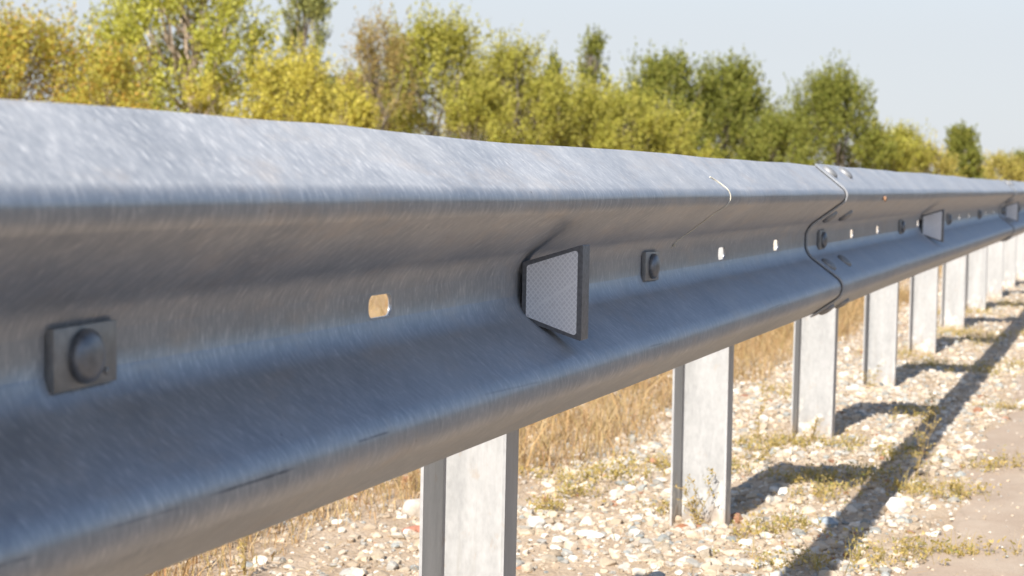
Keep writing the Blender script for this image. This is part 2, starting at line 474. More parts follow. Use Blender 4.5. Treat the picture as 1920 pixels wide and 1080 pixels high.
# post bolts with their oblong plate washers
bm = bmesh.new(); bm_dome(bm, 0.0178, 0.0105, 0.0030, matrix=Matrix.Translation((0.0072, -0.003, 0)) @ Matrix.Rotation(R(90), 4, 'Y'))
bolt_src = obj_bm('post_bolt', bm, M_bolt, rail)
bm = bmesh.new(); bm_dome(bm, 0.0026, 0.0020, 0.0006, 10, 3, Matrix.Translation((0.0071, 0.024, -0.0125)) @ Matrix.Rotation(R(90), 4, 'Y')); bm_box(bm, (0.0006, -0.038, -0.0202), (0.0072, 0.038, 0.0202), 0.0007)
wash_src = obj_bm('plate_washer', bm, M_washer, bolt_src)
bolts = []
for i, y in enumerate(bolt_y):
    p, n = surf(y, -0.0015)
    if i == 0: b = bolt_src; b.location = p
    else:
        b = dup(bolt_src, p, rail); w = dup(wash_src, (0, 0, 0), b)
    b.rotation_euler = (R([0, 3, -4, 2, 0, -3][i % 6] * 0.3), 0, 0)
    bolts.append(b)

# eight splice bolts on every lap
M_splice = mat_zinc('splice_zinc', (0.24, 0.24, 0.245), (0.36, 0.355, 0.35), 0.45, 0.6, (90, 90, 90))
bm = bmesh.new(); bm_dome(bm, 0.0185, 0.0098, 0.0032)
bm_d = obj_bm('splice_bolt', bm, M_splice, rail)
first = True
for s in range(4):
    for dy in (-0.113, 0.113):
        for z in (0.139, 0.056, -0.056, -0.139):
            y = SEAM0 + 6 * s + 0.163 + dy
            p, n = surf(y, z)
            o = bm_d if first else dup(bm_d, p, rail); first = False
            o.location = p - n * 0.0004
            o.rotation_euler = n.to_track_quat('Z', 'Y').to_euler()

# posts: bent channel, open towards the traffic, wide web across the line of the rail
def channel_mesh():
    t, lf, lr, w, ht, r = 0.0045, 0.058, 0.082, 0.116, 0.70, 0.007
    # outline in (x, y): start at the free end of the front flange (x = +w/2)
    hx = w / 2
    path = [(hx, -lf), (hx, 0), (-hx, 0), (-hx, -lr)]
    f = fillet([np.array(p) for p in path], [0, r, r, 0], 5)
    f = np.array(f)
    tg = np.gradient(f, axis=0); tg /= np.linalg.norm(tg, axis=1)[:, None]
    nr = np.stack([tg[:, 1], -tg[:, 0]], 1)      # to the outside
    # inside offset
    inner = f - nr * t
    bm = bmesh.new()
    zs = [-0.25, 0.0, 0.12, 0.3, 0.5, ht]
    rows = []
    for z in zs:
        rows.append([bm.verts.new((p[0], p[1], z)) for p in f] + [bm.verts.new((p[0], p[1], z)) for p in inner[::-1]])
    n = len(rows[0])
    for a, b in zip(rows, rows[1:]):
        for k in range(n): bm.faces.new((a[k], a[(k + 1) % n], b[(k + 1) % n], b[k]))
    m = len(f)
    for row, flip in ((rows[0], True), (rows[-1], False)):
        for k in range(m - 1):
            q = (row[k], row[k + 1], row[n - 2 - k], row[n - 1 - k])
            bm.faces.new(q[::-1] if flip else q)
    return bm
post_src = obj_bm('post', channel_mesh(), M_post, rail, angle=25)
# spacer: a pressed U-bracket from the front flange out to the valley of the rail
bm = bmesh.new()
xf, xb = 0.2140, 0.0585        # local x: post centre is x=-0.214 in the world
def plate(lo, hi): bm_box(bm, lo, hi, 0.0012, 1)
plate((xb, -0.056, -0.13), (xb + 0.005, 0.062, 0.06))
plate((xb + 0.005, -0.056, -0.11), (xf - 0.006, -0.051, 0.045))
plate((xb + 0.005, 0.070, -0.11), (xf - 0.006, 0.075, 0.045))
plate((xf - 0.011, -0.05, -0.03), (xf - 0.006, 0.069, 0.03))
spacer_src = obj_bm('spacer_bracket', bm, M_post, post_src)
spacer_src.location = (0, 0.0, H)
YW = 2.407 + 0.058            # y of the web of the first post in view
for k in range(-2, 16):
    loc = (-0.214, YW + PITCH * k, 0.0)
    if k == -2: o = post_src; o.location = loc
    else:
        o = dup(post_src, loc, rail); sp = dup(spacer_src, (0, 0, H), o)
    o.rotation_euler = (R(random.uniform(-0.25, 0.25)), R(random.uniform(-0.3, 0.3)), R(random.uniform(-1.2, 1.2)))

# ------------------------------------------------------------------ reflectors
M_house = mat_plain('reflector_housing', (0.13, 0.132, 0.14), 0.48, 0.0, 0.3, 220, 0.25, 0.0006)
M_sheet = mat_sheet()
M_brk = mat_plain('bracket_black', (0.02, 0.02, 0.022), 0.5)

def trap(xl, xr, zl0, zl1, zr0, zr1):
    return [(xl, zl0), (xr, zr0), (xr, zr1), (xl, zl1)]

def round_poly(pts, r, n=4):
    out = []
    m = len(pts)
    for i in range(m):
        p0, p, p1 = (np.array(pts[(i - 1) % m]), np.array(pts[i]), np.array(pts[(i + 1) % m]))
        a = (p0 - p) / np.linalg.norm(p0 - p); b = (p1 - p) / np.linalg.norm(p1 - p)
        half = math.acos(np.clip(a @ b, -1, 1)) / 2
        t = r / math.tan(half); c = p + (a + b) / np.linalg.norm(a + b) * r / math.sin(half)
        v0 = p + a * t - c; v1 = p + b * t - c
        ang = math.acos(np.clip(v0 @ v1 / r / r, -1, 1))
        for k in range(n + 1):
            f = k / n
            out.append(c + (math.sin((1 - f) * ang) * v0 + math.sin(f * ang) * v1) / math.sin(ang))
    return out

def prism(bm, poly, y0, y1):
    a = [bm.verts.new((p[0], y0, p[1])) for p in poly]
    b = [bm.verts.new((p[0], y1, p[1])) for p in poly]
    bm.faces.new(a); bm.faces.new(b[::-1])
    for k in range(len(a)):
        bm.faces.new((a[k], b[k], b[(k + 1) % len(a)], a[(k + 1) % len(a)]))

def make_reflector(loc, label, mesh_from=None):
    root = empty('reflector', loc)
    tag(root, label, 'reflector', 'trapezoid reflectors along the rail')
    if mesh_from is None:
        outer = trap(0.0065, 0.0755, -0.0375, 0.0265, -0.0585, 0.0480)
        bm = bmesh.new(); prism(bm, round_poly(outer, 0.0016), 0.0, 0.028)
        bmesh.ops.bevel(bm, geom=[e for e in bm.edges if abs(e.verts[0].co.y) < 1e-6 and abs(e.verts[1].co.y) < 1e-6], offset=0.0008, segments=2, affect='EDGES')
        obj_bm('housing', bm, M_house, root)
        inner = trap(0.0115, 0.0700, -0.0335, 0.0228, -0.0528, 0.0420)
        bm = bmesh.new(); prism(bm, round_poly(inner, 0.003), -0.0007, 0.0003)
        obj_bm('reflective_sheet', bm, M_sheet, root, smooth=False)
        bm = bmesh.new()
        bm_box(bm, (0.0005, 0.026, -0.0175), (0.0035, 0.115, 0.0115), 0.001, 1)
        bm_box(bm, (0.0035, 0.026, -0.0175), (0.012, 0.031, 0.0115), 0.0008, 1)
        bm_dome(bm, 0.009, 0.0065, 0.002, 18, 4, Matrix.Translation((0.0035, 0.087, -0.003)) @ Matrix.Rotation(R(90), 4, 'Y'))
        obj_bm('mounting_bracket', bm, M_brk, root)
    else:
        for ch in mesh_from.children:
            c = ch.copy(); COL.objects.link(c); c.parent = root
    return root
refl = make_reflector((surf(1.96, 0)[0].x, 1.96, H - 0.001), 'nearest trapezoid reflector, with its white diamond-patterned sheet in sharp focus')
bpy.context.view_layer.update()
make_reflector((surf(6.085, 0)[0].x, 6.085, H - 0.001), 'blurred pale trapezoid reflector halfway along, between the two beam joints', refl)
make_reflector((surf(10.22, 0)[0].x, 10.22, H - 0.001), 'smallest, farthest trapezoid reflector, just past the second beam joint', refl)

# ------------------------------------------------------------------ small things on the rail
M_fibre = mat_plain('dry_fibre', (0.72, 0.66, 0.52), 0.6)
bm = bmesh.new()
FIB = [(0, 2.690, 0.1240), (0, 2.702, 0.1194), (0, 2.712, 0.1103), (0, 2.714, 0.0923), (0, 2.694, 0.0726), (0, 2.700, 0.0437), (0, 2.677, 0.0240)]
pts = []
for i in range(len(FIB) - 1):
    p0, p1, p2, p3 = (np.array(FIB[max(0, min(len(FIB) - 1, i + d))]) for d in (-1, 0, 1, 2))
    for k in range(6):
        u = k / 6
        pts.append(0.5 * ((2 * p1) + (-p0 + p2) * u + (2 * p0 - 5 * p1 + 4 * p2 - p3) * u * u + (-p0 + 3 * p1 - 3 * p2 + p3) * u ** 3))
pts.append(np.array(FIB[-1]))
q = []
for p in pts:     # lay it on the metal
    s, n = surf(p[1], p[2])
    q.append(s + n * 0.0009)
rad = [0.0010] * 14 + [0.0006] * (len(q) - 14)
bm_tube(bm, q, rad, 5)
for k in range(5):
    d = Vector((random.uniform(-1, 1), random.uniform(-1, 1), random.uniform(-1, 1))).normalized() * 0.006
    bm_tube(bm, [q[-1], q[-1] + d * 0.6 + Vector((0.001, 0, 0)), q[-1] + d], [0.0006, 0.0005, 0.0002], 4)
tag(obj_bm('dry_fibre', bm, M_fibre), 'thin pale dry fibre curled over the upper wave of the rail', 'fibre')

M_snail = mat_plain('snail_brown', (0.30, 0.17, 0.10), 0.4, 0, 0.4, 300)
bm = bmesh.new()
sp, sn = surf(4.488, 0.0877)
cpts, rr = [], []
for k in range(40):
    a = k / 39 * 2.4 * 2 * math.pi
    g = math.exp(-0.16 * a)
    cpts.append((sp.x + 0.005 + 0.0025 * (1 - g) * 1.2, sp.y + 0.0058 * g * math.cos(a), sp.z + 0.0058 * g * math.sin(a)))
    rr.append(0.0054 * g)
bm_tube(bm, cpts, rr, 8)
tag(obj_bm('snail_shell', bm, M_snail), 'tiny round brown snail shell stuck to the upper wave just past the near joint', 'snail shell')

# ------------------------------------------------------------------ ground
M_ground = mat_ground('dry_earth', (0.27, 0.16, 0.07), (0.40, 0.26, 0.12), (0.48, 0.33, 0.17), 0.8, 40)
M_bed = mat_ground('gravel_bed', (0.32, 0.225, 0.145), (0.46, 0.345, 0.235), (0.57, 0.455, 0.335), 5, 110, 0.8)
M_road = mat_road()

def sheet(name, xs_left, xs_right, ys, z, mat, nx=6):
    V, F = [], []
    for y, a, b in zip(ys, xs_left, xs_right):
        for k in range(nx + 1): V.append((a + (b - a) * k / nx, y, z))
    for i in range(len(ys) - 1):
        for k in range(nx):
            p = i * (nx + 1) + k
            F.append((p, p + 1, p + nx + 2, p + nx + 1))
    return obj_np(name, V, F, [4] * len(F), mat, False)
g = sheet('ground', [-700] * 2, [700] * 2, [-700, 700], 0.0, M_ground, 1); tag(g, kind='structure')
ys = np.linspace(-6, 40, 231)
nz = lambda y, a, s: a * (np.sin(y * s + 1) + 0.6 * np.sin(y * s * 2.3 + 2) + 0.4 * np.sin(y * s * 5.1))
b = sheet('gravel_strip', -1.5 + nz(ys, 0.05, 2.1), 0.40 + 0 * ys, ys, 0.004, M_bed); tag(b, kind='structure')
ys2 = np.concatenate([[-120, -40, -12], np.linspace(-6, 40, 461), [60, 120, 300]])
rd = sheet('road', 0.275 + nz(ys2, 0.020, 3.1) + nz(ys2, 0.008, 17), 9.0 + 0 * ys2, ys2, 0.008, M_road, 8); tag(rd, kind='structure')

# ---- gravel
def stone_templates(sub, n, flat=True):
    out = []
    for k in range(n):
        bm = bmesh.new(); bmesh.ops.create_icosphere(bm, subdivisions=sub, radius=1)
        v = np.array([q.co[:] for q in bm.verts]); f = np.array([[q.index for q in fc.verts] for fc in bm.faces]); bm.free()
        r = np.random.default_rng(100 + k)
        # cut flats into the ball so the stones look broken, then squash
        for _ in range(r.integers(8, 14)):
            d = r.normal(size=3); d /= np.linalg.norm(d); h = r.uniform(0.42, 0.78)
            s = v @ d; m = s > h
            v[m] -= np.outer((s[m] - h) * 0.95, d)
        v *= 1 + 0.08 * np.sin(v @ r.normal(size=3) * 3)[:, None]
        v *= np.array([1.0, r.uniform(0.6, 0.95), r.uniform(0.42, 0.8)])
        out.append((v, f))
    return out

def scatter_stones(name, pos, rad, sub, mat, ntemp=10, sink=0.22):
    tpl = stone_templates(sub, ntemp)
    V, F = [], []; base = 0
    n = len(pos); which = rng.integers(0, ntemp, n)
    for k in range(ntemp):
        sel = np.where(which == k)[0]
        if not len(sel): continue
        v, f = tpl[k]; m = len(sel)
        az = rng.uniform(0, 2 * np.pi, m); tx = rng.normal(0, 0.3, m)
        ca, sa, ct, st = np.cos(az), np.sin(az), np.cos(tx), np.sin(tx)
        vv = v[None] * rad[sel][:, None, None]
        y1 = vv[..., 1] * ct[:, None] - vv[..., 2] * st[:, None]; z1 = vv[..., 1] * st[:, None] + vv[..., 2] * ct[:, None]
        x2 = vv[..., 0] * ca[:, None] - y1 * sa[:, None]; y2 = vv[..., 0] * sa[:, None] + y1 * ca[:, None]
        w = np.stack([x2 + pos[sel, 0:1], y2 + pos[sel, 1:2], z1 + pos[sel, 2:3] + rad[sel][:, None] * sink], -1)
        V.append(w.reshape(-1, 3))
        F.append((f[None] + (np.arange(m) * len(v))[:, None, None] + base).reshape(-1, 3)); base += m * len(v)
    V = np.concatenate(V); F = np.concatenate(F)
    return obj_np(name, V, F.ravel(), np.full(len(F), 3), mat, False)

M_gravel = mat_islands('gravel_stones', [
    (0.00, (0.428, 0.356, 0.271)), (0.20, (0.521, 0.459, 0.378)), (0.34, (0.381, 0.302, 0.219)), (0.50, (0.558, 0.513, 0.447)), (0.60, (0.353, 0.333, 0.297)),
    (0.72, (0.456, 0.369, 0.271)), (0.82, (0.288, 0.293, 0.275)), (0.88, (0.493, 0.405, 0.314)), (0.972, (0.344, 0.180, 0.112)), (0.984, (0.614, 0.576, 0.516))],
    0.9, 0.28, 160, 0, 0.4, 'CONSTANT')

def gravel_pos(n, x0, x1, y0, y1, edge=True):
    x = rng.uniform(x0, x1, n); y = rng.uniform(y0, y1, n)
    if edge:
        keep = rng.random(n) < np.clip((0.33 + nz(y, 0.03, 4.0) - x) / 0.14, 0, 1) * np.clip((x + 1.35) / 0.6, 0.0, 1)
        # bare sandy patches
        pat = np.sin(x * 7 + y * 2.3) + np.sin(y * 5.1 - x * 3) + np.sin(x * 13 - y * 9)
        keep &= rng.random(n) < np.where(pat < -0.9, 0.5, 1.0)
        keep &= rng.random(n) < np.interp(x, [-0.85, -0.6], [0.38, 1.0])      # sandier towards the dry grass
        x, y = x[keep], y[keep]
    return np.stack([x, y, np.full(len(x), 0.003)], 1)

def sizes(n, lo, mu, hi, s=0.45):
    return np.clip(np.exp(rng.normal(math.log(mu), s, n)), lo, hi)
P1 = gravel_pos(43000, -1.35, 0.36, 2.6, 8.0)
P2 = gravel_pos(19000, -1.2, 0.36, 8.0, 20)
P0 = gravel_pos(4500, -1.0, 0.36, -1.5, 2.6)
allp = [(P1, sizes(len(P1), 0.0028, 0.0062, 0.022, 0.58), 2), (P2, sizes(len(P2), 0.004, 0.0090, 0.025, 0.5), 1), (P0, sizes(len(P0), 0.007, 0.013, 0.026), 1)]
# loose chips strewn on the road edge
n = 1500
x = 0.27 + np.abs(rng.normal(0, 0.33, n)); y = rng.uniform(2.6, 14, n)
P3 = np.stack([x, y, np.full(n, 0.008)], 1)
allp.append((P3, sizes(n, 0.002, 0.0042, 0.010), 1))
for p, r_, sub in allp:
    o = scatter_stones('gravel', p, r_, sub, M_gravel); tag(o, kind='stuff')

# ---- stones one can pick out
def stone(x, y, r_, squash, col, label, seed, cat='stone'):
    bm = bmesh.new(); bmesh.ops.create_icosphere(bm, subdivisions=4, radius=1)
    q = np.random.default_rng(seed)
    cuts = [(Vector(q.normal(size=3)).normalized(), q.uniform(0.68, 0.92)) for _ in range(9)]
    w1, w2 = Vector(q.normal(size=3)) * 2.2, Vector(q.normal(size=3)) * 5
    for v in bm.verts:
        c = v.co
        for d, h in cuts:
            s = c.dot(d)
            if s > h: c -= d * (s - h) * 0.85
        v.co = c * (1 + 0.06 * math.sin(c.dot(w1)) + 0.02 * math.sin(c.dot(w2)))
        v.co = Vector((v.co.x * squash[0], v.co.y * squash[1], v.co.z * squash[2])) * r_
    o = obj_bm('stone', bm, mat_plain('stone_' + str(seed), col, 0.8, 0, 0.18, 90, 0.35, 0.002), angle=60)
    o.location = (x, y, r_ * squash[2] * 0.62); o.rotation_euler = (0, 0, q.uniform(0, 6))
    tag(o, label, cat)
    return o
stone(-0.822, 3.77, 0.030, (1.1, 1, 0.9), (0.50, 0.44, 0.37), 'largest pale rounded stone left of the nearest post, at the dry grass edge', 1)
stone(0.160, 4.27, 0.027, (1.3, 0.9, 0.9), (0.70, 0.66, 0.60), 'white wedge-shaped stone at the outer edge of the rail shadow', 2)
stone(-0.238, 3.86, 0.020, (1.5, 0.9, 0.4), (0.36, 0.15, 0.07), 'flat rust-red stone in front of the second post base', 3)
stone(-0.160, 3.50, 0.013, (1.2, 0.9, 0.6), (0.40, 0.14, 0.07), 'brick-red stone in the pale gravel at the bottom edge, below the second post', 4)
stone(-0.535, 3.75, 0.024, (1.0, 0.9, 0.7), (0.64, 0.60, 0.54), 'white pointed stone right of the nearest post', 5)
stone(-0.745, 3.60, 0.022, (1.6, 0.8, 0.5), (0.40, 0.17, 0.11), 'reddish brown stone just left of the nearest post', 6)
stone(-0.400, 3.70, 0.022, (1.5, 0.9, 0.45), (0.68, 0.64, 0.58), 'flat white slab stone between the first and second posts', 7)
stone(0.040, 4.03, 0.024, (1.1, 1.0, 0.6), (0.27, 0.31, 0.34), 'blue-grey stone lying inside the near part of the rail shadow', 8)
stone(0.045, 4.14, 0.013, (1.0, 0.9, 0.9), (0.62, 0.58, 0.52), 'small cream round stone inside the rail shadow', 9)

# ---- quads helper for leaves and blades
def quads(name, C, A, B, mat, parent=None):
    """diamond leaves: centres C, half axes A (long) and B (wide)"""
    n = len(C)
    V = np.stack([C - A, C + B - A * 0.1, C + A, C - B - A * 0.1], 1).reshape(-1, 3)
    F = np.arange(4 * n)
    return obj_np(name, V, F, np.full(n, 4), mat, True, parent=parent)

def unit(n_, r=None):
    v = (r or rng).normal(size=(n_, 3)); return v / np.linalg.norm(v, axis=1)[:, None]

def blades(name, base, ht, lean, width, mat):
    """bent grass blades: two quads and a tip each"""
    n = len(base)
    az = rng.uniform(0, 2 * np.pi, n)
    d = np.stack([np.cos(az), np.sin(az), np.zeros(n)], 1)
    s = np.stack([-np.sin(az + rng.normal(0, .6, n)), np.cos(az), np.zeros(n)], 1)
    up = np.array([0, 0, 1.0])
    lv = []
    for f, w in ((0, 1), (0.45, 0.8), (0.8, 0.5)):
        c = base + d * (lean * f * f)[:, None] + up * (ht * (f - 0.25 * f * f * lean / ht))[:, None]
        lv += [c - s * (width * w)[:, None], c + s * (width * w)[:, None]]
    tip = base + d * lean[:, None] + up * (ht * (1 - 0.25 * lean / ht))[:, None]
    V = np.stack(lv + [tip], 1).reshape(-1, 3)
    o = np.arange(n)[:, None] * 7
    F = np.concatenate([np.concatenate([o + np.array([0, 1, 3, 2]), o + np.array([2, 3, 5, 4])], 1), o + np.array([4, 5, 6])], 1)
    return obj_np(name, V, F.ravel(), np.tile([4, 4, 3], n), mat, True)

M_straw = mat_islands('dry_grass', [(0, (0.44, 0.26, 0.11)), (0.3, (0.58, 0.40, 0.20)), (0.5, (0.38, 0.29, 0.11)), (0.75, (0.64, 0.48, 0.27)), (1, (0.36, 0.19, 0.09))], 0.7, 0.2, 30, 0.35)
def grass_field(n, x0, x1, y0, y1, hmin, hmax, w):
    x = rng.uniform(x0, x1, n); y = rng.uniform(y0, y1, n)
    clump = 0.5 + 0.5 * np.sin(x * 9 + 3 * np.sin(y * 3.1)) * np.sin(y * 7.3 + 2 * np.sin(x * 4))
    lim = -0.60 - 0.25 * np.clip((4.7 - y) / 1.2, 0, 1)
    edge = np.clip((lim + nz(y, 0.03, 2.7) - x) / 0.16, 0, 1)
    keep = rng.random(n) < edge * (0.35 + 0.65 * clump)
    x, y, clump, edge = x[keep], y[keep], clump[keep], edge[keep]
    m = len(x)
    h = (hmin + (hmax - hmin) * rng.random(m) * (0.4 + 0.6 * clump)) * (0.35 + 0.65 * edge)
    return np.stack([x, y, np.zeros(m)], 1), h, h * rng.uniform(0.2, 1.3, m), rng.uniform(0.6, 1.3, m) * w
o = blades('dry_grass', *grass_field(170000, -2.4, -0.6, 2.2, 13, 0.02, 0.16, 0.0011), M_straw); tag(o, kind='stuff')
o = blades('dry_grass', *grass_field(26000, -9, -0.7, -1, 34, 0.10, 0.30, 0.003), M_straw); tag(o, kind='stuff')

n = 9000
lx = rng.uniform(-1.2, 0.32, n); ly = 2.6 + 9 * rng.random(n) ** 1.5
keep = rng.random(n) < 0.25 + 0.75 * (np.sin(lx * 6 + ly * 2) * np.sin(ly * 3.3 - lx * 4) > 0.1)
lx, ly = lx[keep], ly[keep]; m_ = len(lx)
az = rng.uniform(0, 2 * np.pi, m_); ll = rng.uniform(0.008, 0.035, m_)
A_ = np.stack([np.cos(az) * ll, np.sin(az) * ll, rng.normal(0, 0.25, m_) * ll], 1)
B_ = np.stack([-np.sin(az), np.cos(az), np.zeros(m_)], 1) * rng.uniform(0.0004, 0.0011, m_)[:, None]
o = quads('straw_litter', np.stack([lx, ly, rng.uniform(0.008, 0.018, m_)], 1), A_, B_, M_straw); tag(o, kind='stuff')

# ---- low weeds creeping over the gravel and the road edge
M_weed = mat_islands('low_weeds', [(0, (0.40, 0.29, 0.08)), (0.3, (0.52, 0.38, 0.13)), (0.55, (0.29, 0.24, 0.06)), (0.75, (0.56, 0.41, 0.18)), (1, (0.22, 0.23, 0.06))], 0.7, 0.2, 50, 0.3)
PATCH = [(0.17, 3.66, .09, .05), (0.23, 3.79, .08, .04), (0.32, 3.81, .07, .025), (0.41, 3.85, .08, .02), (0.15, 4.56, .05, .08), (0.23, 4.52, .06, .07), (0.28, 4.58, .05, .05), (0.31, 5.0, .09, .05), (0.40, 5.13, .09, .06),
         (0.12, 7.66, .10, .12), (0.25, 7.95, .12, .12), (-0.02, 4.44, .06, .10), (0.03, 4.73, .06, .14), (0.06, 5.14, .05, .12), (-0.32, 5.17, .08, .08), (-0.23, 5.22, .09, .08), (-0.11, 4.57, .05, .06), (-0.08, 4.67, .05, .05),
         (-0.63, 4.37, .07, .10), (-0.55, 4.45, .07, .10), (-0.51, 4.66, .08, .10), (-0.08, 3.87, .05, .07), (-0.03, 3.99, .05, .07), (-0.56, 3.96, .05, .06), (-0.57, 4.18, .05, .08), (-0.30, 4.03, .05, .04), (-0.31, 4.70, .05, .12),
         (-0.12, 7.78, .08, .15), (-0.02, 9.27, .10, .3), (-0.19, 9.52, .10, .3), (0.06, 3.55, .08, .06), (-0.11, 5.28, .05, .08), (0.22, 9.6, .14, .15), (0.3, 11.5, .14, .2), (0.05, 12.2, .2, .3), (-0.3, 11.2, .2, .3),
         (-0.45, 6.6, .1, .2), (-0.3, 8.2, .12, .2), (0.0, 6.1, .05, .12), (0.27, 6.4, .06, .05), (0.62, 4.2, .08, .02), (0.5, 6.9, .08, .05)]
C, A, B, SB, SH, SL, SW = [], [], [], [], [], [], []
for (px, py, sx, sy) in PATCH:
    n = int(230 * (sx * sy) ** 0.5 / 0.06)
    for _ in range(max(1, n // 9)):
        bx, by = px + rng.normal(0, sx * 0.7), py + rng.normal(0, sy * 0.7)
        hh = rng.uniform(0.012, 0.045)
        m = 9
        t_ = rng.random(m)[:, None]
        dr = unit(1)[0] * np.array([1, 1, 0.3]); dr[2] = abs(dr[2]) + 0.35
        c = np.array([bx, by, 0.006]) + dr * hh * 1.4 * t_ + rng.normal(0, 0.006, (m, 3))
        c[:, 2] = np.abs(c[:, 2]) + 0.004
        a = unit(m) * rng.uniform(0.003, 0.0075, m)[:, None]
        b_ = np.cross(a, unit(m)); b_ /= np.linalg.norm(b_, axis=1)[:, None]; b_ *= rng.uniform(0.0013, 0.003, m)[:, None]
        C.append(c); A.append(a); B.append(b_)
        k = 2
        SB.append(np.stack([np.full(k, bx), np.full(k, by), np.full(k, 0.002)], 1) + rng.normal(0, 0.006, (k, 3)) * np.array([1, 1, 0]))
        SH.append(rng.uniform(0.02, 0.065, k)); SL.append(rng.uniform(0.005, 0.05, k)); SW.append(rng.uniform(0.0004, 0.0009, k))
o = quads('low_weeds', np.concatenate(C), np.concatenate(A), np.concatenate(B), M_weed); tag(o, kind='stuff')
o = blades('low_weeds', np.concatenate(SB), np.concatenate(SH), np.concatenate(SL), np.concatenate(SW), M_weed); tag(o, kind='stuff')

# ---- single wiry plants
M_wstem = mat_plain('dry_stem', (0.34, 0.24, 0.10), 0.8, 0, 0.3, 60)
def weed_plant(x, y, h, n, spread, label, seed, name='weed_plant'):
    q = random.Random(seed)
    root = empty(name, (x, y, 0)); tag(root, label, 'plant')
    bm = bmesh.new(); tips = []
    for k in range(n):
        az = q.uniform(0, 6.28); L = h * q.uniform(0.55, 1.0); ln = spread * q.uniform(0.2, 1)
        pts_ = []
        for j in range(6):
            f = j / 5
            pts_.append(Vector((math.cos(az) * ln * f ** 1.3 + q.gauss(0, .003), math.sin(az) * ln * f ** 1.3 + q.gauss(0, .003), L * f)))
        bm_tube(bm, pts_, [0.0014 * (1 - 0.75 * j / 5) for j in range(6)], 4)
        for j in range(1, 6):
            for _ in range(2):
                d = Vector((q.gauss(0, 1), q.gauss(0, 1), q.uniform(0.2, 1.2))).normalized() * h * q.uniform(.08, .22)
                bm_tube(bm, [pts_[j], pts_[j] + d * 0.6, pts_[j] + d], [0.0007, 0.0006, 0.0002], 3)
                tips += [pts_[j] + d, pts_[j] + d * 0.5]
    obj_bm('stem', bm, M_wstem, root)
    tips = np.array([t[:] for t in tips]); tips = np.repeat(tips, 3, 0) + rng.normal(0, 0.003, (len(tips) * 3, 3))
    a = unit(len(tips)) * rng.uniform(0.0025, 0.006, len(tips))[:, None]
    b_ = np.cross(a, unit(len(tips))); b_ *= 0.4
    quads('leaves', tips, a, b_, M_weed, root)
weed_plant(-0.215, 3.90, 0.125, 4, 0.05, 'wiry dry plant against the white foot of the second post', 1)
weed_plant(-0.335, 5.20, 0.17, 3, 0.05, 'tall brown dry plant standing just left of the third post', 2)
weed_plant(0.150, 4.80, 0.17, 4, 0.07, 'golden upright plant at the outer edge of the rail shadow', 3)
weed_plant(-0.200, 5.33, 0.085, 3, 0.04, 'small dark plant at the foot of the third post', 4)
weed_plant(-0.255, 4.85, 0.075, 5, 0.08, 'spreading dry plant in the post shadow between the second and third posts', 5)
weed_plant(-0.870, 3.05, 0.12, 2, 0.02, 'lone yellow stalk on the sandy gravel at the bottom left', 6)
weed_plant(-0.230, 6.83, 0.10, 3, 0.05, 'thin dry plant leaning on the fourth post', 7)
weed_plant(0.060, 5.95, 0.09, 4, 0.05, 'low weed in the rail shadow beside the fourth post shadow', 8)

# ------------------------------------------------------------------ trees
def leafmat(name, cols, tl=0.30):
    n = len(cols); av = [sum(c[k] for c in cols) / n for k in range(3)]
    cols = [tuple(0.8 * c[k] + 0.2 * av[k] for k in range(3)) for c in cols]
    return mat_islands(name, [(i / (n - 1), c) for i, c in enumerate(cols)], 0.6, 0.2, 1.2, tl)
LEAF = {
    'orange': leafmat('leaf_orange', [(0.62, 0.30, 0.07), (0.48, 0.42, 0.06), (0.34, 0.34, 0.05), (0.56, 0.46, 0.11), (0.24, 0.24, 0.04)]),
    'lime': leafmat('leaf_lime', [(0.42, 0.41, 0.05), (0.50, 0.47, 0.07), (0.30, 0.32, 0.04), (0.58, 0.53, 0.12), (0.24, 0.25, 0.04)]),
    'straw': leafmat('leaf_straw', [(0.50, 0.40, 0.10), (0.44, 0.37, 0.08), (0.34, 0.32, 0.06), (0.56, 0.44, 0.16), (0.26, 0.24, 0.05)]),
    'grey': leafmat('leaf_grey', [(0.26, 0.28, 0.09), (0.35, 0.35, 0.11), (0.20, 0.23, 0.08), (0.44, 0.40, 0.12), (0.17, 0.18, 0.06)]),
    'yellow': leafmat('leaf_yellow', [(0.58, 0.48, 0.07), (0.52, 0.46, 0.08), (0.42, 0.39, 0.05), (0.64, 0.53, 0.13), (0.32, 0.29, 0.05)]),
    'olive': leafmat('leaf_olive', [(0.38, 0.36, 0.05), (0.45, 0.41, 0.07), (0.27, 0.28, 0.04), (0.52, 0.45, 0.11), (0.21, 0.21, 0.04)]),
    'twiggy': leafmat('leaf_twiggy', [(0.364, 0.280, 0.070), (0.420, 0.252, 0.112), (0.252, 0.238, 0.056), (0.476, 0.364, 0.140), (0.196, 0.168, 0.056)]),
    'green': leafmat('leaf_green', [(0.21, 0.235, 0.035), (0.28, 0.28, 0.05), (0.15, 0.18, 0.03), (0.34, 0.31, 0.07), (0.10, 0.125, 0.025)]),
}
M_bark = mat_plain('bark_grey', (0.22, 0.18, 0.14), 0.85, 0, 0.35, 8, 0.4, 0.01)
M_barkp = mat_plain('bark_pale', (0.46, 0.36, 0.27), 0.85, 0, 0.3, 8, 0.4, 0.01)

